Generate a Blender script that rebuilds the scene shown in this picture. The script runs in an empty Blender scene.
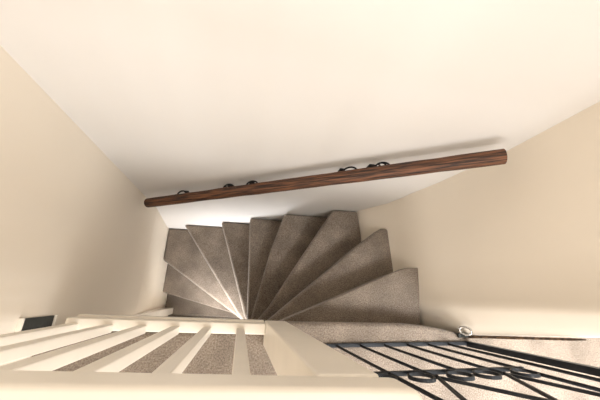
import bpy, bmesh, math, random
from mathutils import Vector, Matrix
random.seed(3)
S = bpy.context.scene
COL = S.collection

# ------------------------------------------------------------------ camera
EYE = Vector((0.0, 0.0, 1.13))            # metres above the landing carpet (z = 0)
cd = bpy.data.cameras.new('camera'); cd.sensor_width = 36; cd.lens = 269 / 600 * 36
cd.clip_start = 0.02
cam = bpy.data.objects.new('camera', cd); COL.objects.link(cam)
RX, RY, RZ = (0.97843594, 0.08530409, 0.18811252), (0.01741235, -0.94155682, 0.33640386), (0.20581525, -0.32587415, -0.92273838)
m = Matrix(((RX[0], -RX[1], -RX[2]), (RY[0], -RY[1], -RY[2]), (RZ[0], -RZ[1], -RZ[2]))).to_4x4()
m.translation = EYE
cam.matrix_world = m
S.camera = cam

# ------------------------------------------------------------------ world, lights, exposure
w = bpy.data.worlds.new('world'); S.world = w; w.use_nodes = True
bg = w.node_tree.nodes['Background']; bg.inputs[0].default_value = (0.85, 0.92, 1.0, 1); bg.inputs[1].default_value = 1.0

def area(name, loc, target, sx, sy, power, col):
    l = bpy.data.lights.new(name, 'AREA'); l.shape = 'RECTANGLE'; l.size = sx; l.size_y = sy
    l.energy = power; l.color = col
    o = bpy.data.objects.new(name, l); COL.objects.link(o); o.location = loc
    o.rotation_euler = (Vector(target) - Vector(loc)).to_track_quat('-Z', 'Y').to_euler()
    return o
area('landing_window_light', (0.30, -2.32, 0.75), (0.5, 0.6, -0.1), 1.7, 1.1, 35, (1.0, 0.99, 0.985))
area('side_fill_light', (2.22, -1.15, 0.85), (-0.64, -0.1, 0.1), 0.8, 1.3, 27, (0.97, 0.985, 1.0))  # added fill from the right to lift the left wall
area('ceiling_fill_light', (0.30, -0.95, 2.22), (0.1, -0.1, 0), 1.7, 1.7, 27, (1.0, 0.975, 0.95))  # added soft fill from above, evens out the walls; no lamp there
area('landing_fill_light', (1.35, -1.0, 2.22), (1.2, -0.85, 0), 0.8, 0.8, 22, (0.93, 0.96, 1.0)).data.spread = math.radians(60)  # added narrow fill that brightens the landing carpet; no fitting there
area('hall_lamp_light', (-0.22, -0.60, -1.18), (0.0, 0.05, -1.42), 0.22, 0.22, 11, (0.97, 0.98, 1.0)).data.spread = math.radians(115)

S.view_settings.view_transform = 'Standard'; S.view_settings.look = 'None'
S.view_settings.gamma = 1; S.view_settings.use_curve_mapping = False
S.view_settings.exposure = 0.19

# ------------------------------------------------------------------ materials
def mat(name, col, rough=0.6, var=0.06, nscale=3.0, bump=0.0, bscale=60.0, metal=0.0, spec=0.5, stretch=None, col2=None, detail=4, ramp=(.33, .67)):
    mt = bpy.data.materials.new(name); mt.use_nodes = True
    nt = mt.node_tree; b = nt.nodes['Principled BSDF']
    b.inputs['Roughness'].default_value = rough; b.inputs['Metallic'].default_value = metal
    b.inputs['Specular IOR Level'].default_value = spec
    tc = nt.nodes.new('ShaderNodeTexCoord'); mp = nt.nodes.new('ShaderNodeMapping')
    nt.links.new(tc.outputs['Object'], mp.inputs['Vector'])
    if stretch: mp.inputs['Scale'].default_value = stretch
    n = nt.nodes.new('ShaderNodeTexNoise'); n.inputs['Scale'].default_value = nscale; n.inputs['Detail'].default_value = detail
    nt.links.new(mp.outputs['Vector'], n.inputs['Vector'])
    r = nt.nodes.new('ShaderNodeValToRGB')
    c2 = col2 or tuple(max(0, c * (1 - var)) for c in col)
    c1 = col if col2 else tuple(min(1, c * (1 + var)) for c in col)
    r.color_ramp.elements[0].position, r.color_ramp.elements[1].position = ramp
    r.color_ramp.elements[0].color = (*c2, 1); r.color_ramp.elements[1].color = (*c1, 1)
    nt.links.new(n.outputs['Fac'], r.inputs['Fac']); nt.links.new(r.outputs['Color'], b.inputs['Base Color'])
    if bump:
        n2 = nt.nodes.new('ShaderNodeTexNoise'); n2.inputs['Scale'].default_value = bscale; n2.inputs['Detail'].default_value = 3
        nt.links.new(mp.outputs['Vector'], n2.inputs['Vector'])
        bp = nt.nodes.new('ShaderNodeBump'); bp.inputs['Strength'].default_value = bump; bp.inputs['Distance'].default_value = 0.004
        nt.links.new(n2.outputs['Fac'], bp.inputs['Height']); nt.links.new(bp.outputs['Normal'], b.inputs['Normal'])
    return mt

def carpet_mat():
    mt = bpy.data.materials.new('taupe_carpet'); mt.use_nodes = True
    nt = mt.node_tree; b = nt.nodes['Principled BSDF']; b.inputs['Roughness'].default_value = 0.95
    b.inputs['Specular IOR Level'].default_value = 0.1
    b.inputs['Sheen Weight'].default_value = 0.25; b.inputs['Sheen Roughness'].default_value = 0.5
    tc = nt.nodes.new('ShaderNodeTexCoord')
    def noise(s, d):
        n = nt.nodes.new('ShaderNodeTexNoise'); n.inputs['Scale'].default_value = s; n.inputs['Detail'].default_value = d
        nt.links.new(tc.outputs['Object'], n.inputs['Vector']); return n
    fine, wear = noise(190, 2), noise(7, 3)
    r1 = nt.nodes.new('ShaderNodeValToRGB')
    r1.color_ramp.elements[0].position = 0.30; r1.color_ramp.elements[1].position = 0.70
    r1.color_ramp.elements[0].color = (0.142, 0.111, 0.085, 1); r1.color_ramp.elements[1].color = (0.322, 0.268, 0.217, 1)
    nt.links.new(fine.outputs['Fac'], r1.inputs['Fac'])
    r2 = nt.nodes.new('ShaderNodeValToRGB')
    r2.color_ramp.elements[0].position = 0.35; r2.color_ramp.elements[1].position = 0.65
    r2.color_ramp.elements[0].color = (0.74, 0.725, 0.71, 1); r2.color_ramp.elements[1].color = (1.05, 1.04, 1.03, 1)
    nt.links.new(wear.outputs['Fac'], r2.inputs['Fac'])
    mx = nt.nodes.new('ShaderNodeMix'); mx.data_type = 'RGBA'; mx.blend_type = 'MULTIPLY'; mx.inputs[0].default_value = 1.0
    nt.links.new(r1.outputs['Color'], mx.inputs[6]); nt.links.new(r2.outputs['Color'], mx.inputs[7])
    nt.links.new(mx.outputs[2], b.inputs['Base Color'])
    bp = nt.nodes.new('ShaderNodeBump'); bp.inputs['Strength'].default_value = 0.7; bp.inputs['Distance'].default_value = 0.004
    nt.links.new(fine.outputs['Fac'], bp.inputs['Height']); nt.links.new(bp.outputs['Normal'], b.inputs['Normal'])
    return mt

M = dict(
    back=mat('cream_plaster_lit', (0.73, 0.695, 0.655), 0.75, 0.015, 2.0, 0.10, 14),  # same plaster as the sides; its brighter lighting is put into the colour
    cream=mat('cream_plaster', (0.82, 0.735, 0.62), 0.75, 0.02, 2.0, 0.12, 14),
    ceil=mat('white_ceiling_paint', (0.85, 0.83, 0.79), 0.8, 0.01),
    carpet=carpet_mat(),
    paint=mat('cream_gloss_paint', (0.80, 0.735, 0.635), 0.35, 0.03, 9.0, 0.08, 30),
    wood=mat('dark_oak', (0.20, 0.080, 0.034), 0.6, nscale=210, bump=0.9, bscale=200, stretch=(0.04, 1, 1), col2=(0.016, 0.006, 0.003), detail=6, ramp=(.40, .64)),
    iron=mat('black_iron', (0.009, 0.010, 0.012), 0.5, 0.3, 30, 0.10, 90, spec=0.2),
    chrome=mat('bright_steel', (0.75, 0.75, 0.74), 0.18, 0.05, metal=1.0),
    dark=mat('dark_metal_plate', (0.012, 0.014, 0.011), 0.6, 0.35, 40, 0.2, 80),
    rust=mat('chipped_brown_wood', (0.20, 0.12, 0.07), 0.8, nscale=70, col2=(0.03, 0.02, 0.015), bump=0.4, bscale=80),
)

# ------------------------------------------------------------------ helpers
def link(name, bm, material, parent=None, bevel=0, seg=2, smooth=False, angle=35):
    bmesh.ops.recalc_face_normals(bm, faces=bm.faces)
    me = bpy.data.meshes.new(name); bm.to_mesh(me); bm.free()
    me.materials.append(material)
    o = bpy.data.objects.new(name, me); COL.objects.link(o)
    if parent: o.parent = parent
    if bevel:
        b = o.modifiers.new('bevel', 'BEVEL'); b.width = bevel; b.segments = seg; b.limit_method = 'ANGLE'; b.angle_limit = math.radians(30)
        b.use_clamp_overlap = True
    if smooth or bevel:
        for p in me.polygons: p.use_smooth = True
    if bevel:
        n = o.modifiers.new('wn', 'WEIGHTED_NORMAL'); n.keep_sharp = True
    return o

def prism(bm, poly, z0, z1):
    lo = [bm.verts.new((x, y, z0)) for x, y in poly]; hi = [bm.verts.new((x, y, z1)) for x, y in poly]
    n = len(poly)
    bm.faces.new(lo[::-1]); bm.faces.new(hi)
    for i in range(n): bm.faces.new((lo[i], lo[(i+1) % n], hi[(i+1) % n], hi[i]))

def box(bm, x0, x1, y0, y1, z0, z1):
    prism(bm, [(x0, y0), (x1, y0), (x1, y1), (x0, y1)], z0, z1)

def tube(bm, pts, rad, n=10, closed=False, cap=True, flat=None):
    """sweep a round (or flat = (width, thickness), width along Y) section along pts"""
    pts = [Vector(p) for p in pts]; rings = []
    N = len(pts)
    for i, p in enumerate(pts):
        if closed: t = pts[(i+1) % N] - pts[i-1]
        else: t = pts[min(i+1, N-1)] - pts[max(i-1, 0)]
        t.normalize()
        up = Vector((0, 1, 0)) if abs(t.y) < 0.9 else Vector((0, 0, 1))
        a = t.cross(up).normalized(); b = a.cross(t).normalized()
        r = rad[i] if isinstance(rad, (list, tuple)) else rad
        if flat:
            fw, ft = flat[0]/2, flat[1]/2
            sec = [(-ft, -fw), (ft, -fw), (ft, fw), (-ft, fw)]
        else:
            sec = [(r*math.cos(2*math.pi*k/n), r*math.sin(2*math.pi*k/n)) for k in range(n)]
        rings.append([bm.verts.new(p + a*u + b*v) for u, v in sec])
    k = len(rings[0])
    for i in range(N if closed else N-1):
        A, B = rings[i], rings[(i+1) % N]
        for j in range(k): bm.faces.new((A[j], A[(j+1) % k], B[(j+1) % k], B[j]))
    if cap and not closed:
        bm.faces.new(rings[0][::-1]); bm.faces.new(rings[-1])

def thing(name, label, cat, loc=(0, 0, 0)):
    o = bpy.data.objects.new(name, None); COL.objects.link(o); o.location = loc
    o['label'] = label; o['category'] = cat; o.empty_display_size = 0.1
    return o

def child(o, parent):
    """parent o while keeping its world place"""
    o.parent = parent; o.matrix_parent_inverse = Matrix.Translation(-parent.location)
    return o

def part(name, bm, material, parent, **k):
    return child(link(name, bm, material, None, **k), parent)

def struct(name, bm, material, **k):
    o = link(name, bm, material, **k); o['kind'] = 'structure'; return o

# ------------------------------------------------------------------ the shell
TOP, LOW = 2.3, -2.66
YB = 0.578                                  # face of the back wall
XL = -0.64
R = 0.19                                    # rise of one step
def tz(k): return -R * k

bm = bmesh.new(); box(bm, -0.9, 2.35, YB, YB + 0.12, LOW - .1, TOP); struct('wall_back', bm, M['back'])

# left wall: upright above, a few centimetres further out at the foot of the stairs
bm = bmesh.new()
prof = [(-0.64, TOP), (-0.64, -0.9), (-0.705, -1.45), (-0.71, LOW - .1)]
ys = [YB, 0.3, 0.0, -0.6, -2.4]
grid = [[bm.verts.new((x, y, z)) for y in ys] for x, z in prof]
for i in range(len(prof)-1):
    for j in range(len(ys)-1): bm.faces.new((grid[i][j], grid[i][j+1], grid[i+1][j+1], grid[i+1][j]))
back = [[bm.verts.new((-0.85, y, z)) for y in (YB, -2.4)] for z in (TOP, LOW - .1)]
bm.faces.new((back[0][0], back[0][1], back[1][1], back[1][0]))
bm.faces.new([g[0] for g in grid] + [back[1][0], back[0][0]])
bm.faces.new([g[-1] for g in grid] + [back[1][1], back[0][1]])
bm.faces.new(grid[0] + [back[0][1], back[0][0]]); bm.faces.new(grid[-1] + [back[1][1], back[1][0]])
struct('wall_left', bm, M['cream'])

# right wall: uneven old plaster that leans in towards the lower steps, its end
# splayed softly towards the landing and returning along the landing
def rw(z):
    """plan of the wall face at height z, from the back corner to the landing edge"""
    T = [(TOP, [1.03, 1.02, 1.0, .984, .972]), (0.80, [1.03, 1.02, 1.0, .986, .970]), (0.34, [1.026, 1.012, .992, .973, .960]), (0.0, [.978, .972, .963, .955, .943]),
         (-.19, [.930, .926, .924, .911, .905]), (-.255, [.922, .918, .905, .899, .894]), (-.38, [.888, .880, .892, .895, .894]), (-.57, [.770, .786, .80, .81, .82]), (LOW - .1, [.77, .786, .80, .81, .82])]
    for (z1, a), (z0, b) in zip(T, T[1:]):
        if z0 <= z <= z1:
            t = (z - z0) / (z1 - z0)
            xs = [q*(1-t) + p*t for p, q in zip(a, b)]
            break
    e = -0.148 + 0.108 * min(max(z, 0), 0.6)           # the edge leans back a little
    s = -0.02
    pts = [(xs[0], YB), (xs[1], 0.40), (xs[2], 0.16), (xs[3], s + 0.02)]
    if z > -0.30:
        pts += [(xs[4], s), (xs[4] + .007, s + (e-s)*.25), (xs[4] + .021, s + (e-s)*.62), (xs[4] + .038, e + .006), (xs[4] + .052, e), (1.2, e), (2.3, e), (2.3, YB)]
    else:
        pts += [(xs[4], s), (xs[4], -.06), (xs[4], -.10), (xs[4], e + .010), (xs[4] + .02, e), (1.2, e), (2.3, e), (2.3, YB)]
    return pts
bm = bmesh.new()
zs = [TOP, 0.8, 0.6, 0.34, 0.2, 0.1, 0.0, -.1, -.19, -.255, -.32, -.38, -.45, -.51, -.57, -.9, LOW - .1]
rows = [[bm.verts.new((x, y, z)) for x, y in rw(z)] for z in zs]
nr = len(rows[0])
for a, b in zip(rows, rows[1:]):
    for j in range(nr): bm.faces.new((a[j], a[(j+1) % nr], b[(j+1) % nr], b[j]))
bm.faces.new(rows[0]); bm.faces.new(rows[-1][::-1])
o = struct('wall_right', bm, M['cream'], smooth=True)
for e in o.data.edges:
    e.use_edge_sharp = False
o.data.set_sharp_from_angle(angle=math.radians(58))

# landing carpet on its slab
bm = bmesh.new()
LN = [(.115, -.092), (.18, -.096), (.447, -.099), (.70, -.103), (.80, -.112), (.882, -.126), (.93, -.137), (.964, -.149)]
prism(bm, [(XL, -2.4), (2.3, -2.4), (2.3, -.150), (1.0, -.150)] + LN[::-1] + [(.115, -.128), (XL, -.128)], -.05, 0)
struct('floor', bm, M['carpet'], bevel=.018, seg=4)
bm = bmesh.new(); box(bm, XL, 2.3, -2.4, -.19, -.22, -.035); struct('ceiling_lower', bm, M['ceil'])
bm = bmesh.new(); box(bm, -.85, 2.3, -2.52, YB, LOW - .1, LOW); struct('floor_lower', bm, M['carpet'])
bm = bmesh.new(); box(bm, -.85, 2.35, -2.52, YB + .12, TOP, TOP + .1); struct('ceiling', bm, M['ceil'])
bm = bmesh.new()
box(bm, 2.3, 2.4, -2.52, -1.6, LOW - .1, TOP); box(bm, 2.3, 2.4, -.7, YB, LOW - .1, TOP)
box(bm, 2.3, 2.4, -1.6, -.7, LOW - .1, .15); box(bm, 2.3, 2.4, -1.6, -.7, 1.55, TOP)
struct('wall_landing', bm, M['cream'])
bm = bmesh.new()
for y in (-1.6, -.76): box(bm, 2.32, 2.38, y, y + .06, .15, 1.55)
for z in (.15, 1.49): box(bm, 2.32, 2.38, -1.54, -.76, z, z + .06)
struct('added_window', bm, M['paint'])  # unseen frame, added with its opening to house the side fill
# wall behind the viewer with a wide low window
bm = bmesh.new()
box(bm, -.85, -.57, -2.52, -2.4, LOW, TOP); box(bm, 1.17, 2.3, -2.52, -2.4, LOW, TOP)
box(bm, -.57, 1.17, -2.52, -2.4, LOW, .15); box(bm, -.57, 1.17, -2.52, -2.4, 1.4, TOP)
struct('wall_front', bm, M['cream'])
bm = bmesh.new()
for x in (-.57, .27, 1.11): box(bm, x, x + .06, -2.50, -2.44, .15, 1.4)
for z in (.15, 1.34): box(bm, -.51, 1.11, -2.50, -2.44, z, z + .06)
struct('window_1', bm, M['paint'])

# white board up the left wall under the landing edge
bm = bmesh.new(); box(bm, -.712, -.625, -.185, -.128, tz(10) + .002, -.035); struct('trim_1', bm, M['paint'], bevel=.006)
# chipped dark strip down the bare edge of the right wall
bm = bmesh.new()
pts = []
for z in (0.0, .1, .2, .3, .4, .44):
    e = -0.148 + .108*z
    pts.append((rw(z)[8][0] - .008, e - .006, z))
tube(bm, pts, [.007, .005, .0055, .004, .004, .0015], n=7)
struct('trim_2', bm, M['rust'])

# ------------------------------------------------------------------ staircase
st = thing('staircase', 'taupe carpeted winding staircase fanning down against the back wall', 'staircase', (0.06, -0.2, LOW))
PIV = (0.06, -0.215)
# nosing line of each step, narrow end first
NOSE = {
 1: [(.100, -.150), (.205, -.103), (.477, .004), (.754, .116), (.830, .144), (.862, .152), (.924, .154)],
 2: [(.095, -.168), (.162, -.114), (.430, .100), (.696, .315), (.790, .385), (.837, .412), (.880, .415)],
 3: [(.085, -.165), (.178, -.055), (.354, .220), (.560, .535), (.589, YB-.004)],
 4: [(.075, -.165), (.179, .279), (.262, .540), (.278, YB-.004)],
 5: [(.060, -.165), (.041, .277), (.025, YB-.004)],
 6: [(.052, -.170), (-.208, YB-.004)],
 7: [(.045, -.215), (-.012, -.14), (-.533, YB-.004)],
 8: [(.040, -.212), (-.038, -.16), (-.703, .284)],
 9: [(.040, -.190), (-.06, -.162), (-.707, .014)],
 10: [(.040, -.225), (-.02, -.219), (-.611, -.194), (-.71, -.190)],
 11: [(.040, -.42), (-.71, -.42)], 12: [(.040, -.64), (-.71, -.64)], 13: [(.040, -.86), (-.71, -.86)],
}
EDGE = {  # rest of the outline along walls, from the wide end of the nosing up to the step above
 1: [(.915, .05), (.896, -.125), (.10, -.160)],
 2: [(.893, .165), (.895, .10), (.16, -.175)],
 3: [(.768, YB-.004), (.785, .37), (.79, .34), (.15, -.17)],
 4: [(.64, YB-.004), (.14, -.19)],
 5: [(.33, YB-.004), (.12, -.20)],
 6: [(.075, YB-.004), (.10, -.20)],
 7: [(-.15, YB-.004), (.09, -.20)],
 8: [(-.703, YB-.004), (-.48, YB-.004), (.09, -.205)],
 9: [(-.707, .33), (.09, -.20)],
 10: [(-.71, .06), (.06, -.165)],
 11: [(-.71, -.17), (.04, -.20)], 12: [(-.71, -.40), (.04, -.40)], 13: [(-.71, -.62), (.04, -.62)],
}
def inset(line, d):
    """the nosing line moved back d metres, to its uphill side"""
    out = []
    for i, p in enumerate(line):
        a = Vector(line[max(i-1, 0)]); b = Vector(line[min(i+1, len(line)-1)])
        t = (b - a).normalized(); n = Vector((t.y, -t.x))
        out.append((p[0] + n.x*d, p[1] + n.y*d))
    return out
for k in NOSE:
    bm = bmesh.new(); prism(bm, NOSE[k] + EDGE[k], tz(k) - .042, tz(k))
    part('tread', bm, M['carpet'], st, bevel=.020, seg=5)
    a, b = inset(NOSE[k], .016), inset(NOSE[k], .034)
    bm = bmesh.new(); prism(bm, a + b[::-1], max(tz(k+1), LOW), tz(k) - .042)
    part('riser', bm, M['carpet'], st)
bm = bmesh.new(); prism(bm, [(.10, -.130), (.90, -.130), (.90, -.166), (.10, -.166)], tz(1), -.05)
part('riser', bm, M['carpet'], st)
bm = bmesh.new(); box(bm, .045, .135, -.30, -.205, LOW, -.22); part('newel_post', bm, M['paint'], st, bevel=.006)
bm = bmesh.new(); box(bm, .045, .085, -2.0, -.30, LOW, -.22); part('spandrel_panel', bm, M['paint'], st)

# ------------------------------------------------------------------ white balustrade along the landing
bl = thing('balustrade', 'cream painted wooden balustrade with square balusters and newel along the landing edge', 'balustrade', (-.2, -.11, 0))
RT = .812
def yy(x): return -.0905 - .030 * (x - .1)      # the run is a degree off square
def run(bm, x0, x1, f, b, z0, z1):
    prism(bm, [(x0, yy(x0) - f), (x0, yy(x0) - b), (x1, yy(x1) - b), (x1, yy(x1) - f)], z0, z1)
bm = bmesh.new(); run(bm, -.537, .100, .006, .042, .0, .062); part('bottom_rail', bm, M['paint'], bl, bevel=.004)
bm = bmesh.new(); run(bm, -.537, .100, .000, .036, -.035, .001); part('edge_board', bm, M['paint'], bl, bevel=.004)
for x in (.012, -.101, -.205, -.309, -.411, -.512):
    bm = bmesh.new(); run(bm, x - .0138, x + .0138, .022, .047, .058, RT - .05); part('baluster', bm, M['paint'], bl, bevel=.003)
bm = bmesh.new(); run(bm, .100, .184, -.001, .086, 0, RT - .05); part('newel_post', bm, M['paint'], bl, bevel=.005)
bm = bmesh.new()
prism(bm, [(XL, -.054), (XL, -.150), (.196, yy(.2) - .083), (.212, yy(.2) - .068), (.212, yy(.2) - .014), (.204, yy(.2) - .003), (.192, yy(.2) - .001)], RT - .05, RT)
part('top_rail', bm, M['paint'], bl, bevel=.006, seg=3)

# ------------------------------------------------------------------ black iron gate
GY = -.182
gt = thing('iron_gate', 'black wrought iron gate with small rings standing on the landing carpet', 'gate', (.6, GY, 0))
bm = bmesh.new(); box(bm, .972, .996, GY - .010, GY + .010, .004, .80); part('stile', bm, M['iron'], gt, bevel=.001, seg=1)
bm = bmesh.new(); box(bm, .200, .228, GY - .006, GY + .006, .004, .80); part('stile', bm, M['iron'], gt, bevel=.001, seg=1)
bm = bmesh.new(); box(bm, .228, .972, GY - .004, GY + .011, .004, .012); part('bottom_rail', bm, M['iron'], gt, bevel=.001, seg=1)
bm = bmesh.new(); box(bm, .228, .970, GY - .006, GY + .006, .776, .80); part('top_rail', bm, M['iron'], gt, bevel=.001, seg=1)
bm = bmesh.new(); box(bm, .228, .800, GY - .005, GY + .005, .397, .407); part('middle_rail', bm, M['iron'], gt)
BX = [.289, .389, .487, .590, .692, .787, .883]
for x in BX:
    top = .440 if x in (.487, .692) else .398 if x == .590 else .778
    bm = bmesh.new(); tube(bm, [(x, GY, .012), (x, GY, top)], .0046, n=8); part('bar', bm, M['iron'], gt, smooth=True)
for x in (.352, .452, .561, .641, .760):
    bm = bmesh.new()
    tube(bm, [(x + .030*math.cos(a), GY, .442 + .030*math.sin(a)) for a in [2*math.pi*i/28 for i in range(28)]], 0, closed=True, flat=(.008, .0042))
    part('ring', bm, M['iron'], gt)
def brace(x0, z0, x1, z1):
    bm = bmesh.new(); tube(bm, [(x0, GY, z0), ((x0+x1)/2 + .004, GY, (z0+z1)/2), (x1, GY, z1)], 0, flat=(.007, .0055)); part('brace', bm, M['iron'], gt)
brace(.497, .436, .360, .778); brace(.485, .436, .680, .778); brace(.700, .436, .540, .778); brace(.694, .436, .790, .778)

# ------------------------------------------------------------------ handrail
A, B = Vector((-.577, .500, -.519)), Vector((.914, .500, .420))
hr = thing('handrail', 'dark brown wooden handrail sloping down the pale lit back wall', 'handrail', A)
bm = bmesh.new()
d = (B - A).normalized(); n = 18
pts = [A + (B - A)*t for t in [i/24 for i in range(25)]]
rr = [(.0282 + .0015*_k/24) + random.uniform(-.0012, .0012) for _k in range(25)]
tube(bm, pts, rr, n=14)
# object-space grain runs along the rail: build it on X and rotate
o = link('rail', bm, M['wood'], smooth=True, bevel=.003)
rot = Vector((1, 0, 0)).rotation_difference(d).to_matrix().to_4x4()
Tm = Matrix.Translation(A) @ rot
o.data.transform(Tm.inverted()); o.parent = hr; o.matrix_parent_inverse = Matrix.Identity(4)
o.matrix_basis = rot
def bracket(x, ring):
    t = (x - A.x) / (B.x - A.x); c = A + (B - A)*t
    bm = bmesh.new()
    # forged strap: rises behind the rail, bows over to the wall
    pts = []
    for i in range(13):
        a = math.pi * i / 12
        pts.append((c.x - .030*math.cos(a), c.y + .014 + .030*math.sin(a), c.z + .004 - .030*d.z*math.cos(a)))
    tube(bm, pts, .0042, n=7)
    if ring:
        tube(bm, [(c.x + .016*math.cos(a), c.y + .032 + .010*math.sin(a), c.z + .006) for a in [2*math.pi*i/16 for i in range(16)]], .004, n=6, closed=True)
    tube(bm, [(c.x, c.y + .012, c.z - .02), (c.x, c.y + .035, c.z - .055), (c.x, YB - .003, c.z - .11)], .005, n=7)
    b = part('bracket', bm, M['iron'], hr, smooth=True)
    bm = bmesh.new(); box(bm, c.x - .014, c.x + .014, YB - .004, YB, c.z - .15, c.z - .08)
    pl = link('wall_plate', bm, M['iron']); pl.parent = b; return b
for x, r in ((-.365, 0), (-.106, 1), (.012, 0), (.430, 0), (.546, 1)): bracket(x, r)

# ------------------------------------------------------------------ small fittings
lt = thing('gate_latch', 'small bright steel ring latch low on the edge of the right wall', 'latch', (.955, -.135, 0))
bm = bmesh.new(); box(bm, .935, .985, -.156, -.140, .001, .014); part('base_plate', bm, M['dark'], lt, bevel=.001)
bm = bmesh.new()
tube(bm, [(.944 + .010*math.sin(a), -.126 + .015*math.cos(a), .046 + .024*math.sin(a)) for a in [2*math.pi*i/20 for i in range(20)]], .0042, n=8, closed=True)
part('ring', bm, M['chrome'], lt, smooth=True)
bm = bmesh.new(); tube(bm, [(.950, -.146, .010), (.938, -.128, .024)], .005, n=8); part('eye', bm, M['chrome'], lt, smooth=True)

sp = thing('metal_plate', 'dark metal plate with pale ends on the left wall beside the balustrade', 'plate', (XL, -.10, 0))
bm = bmesh.new(); box(bm, XL, XL + .006, -.118, -.079, -.060, .094); part('plate', bm, M['dark'], sp, bevel=.001, seg=1)
for z in (-.066, .094):
    bm = bmesh.new(); box(bm, XL, XL + .013, -.120, -.077, z, z + .008); part('end_lip', bm, M['paint'], sp, bevel=.001, seg=1)
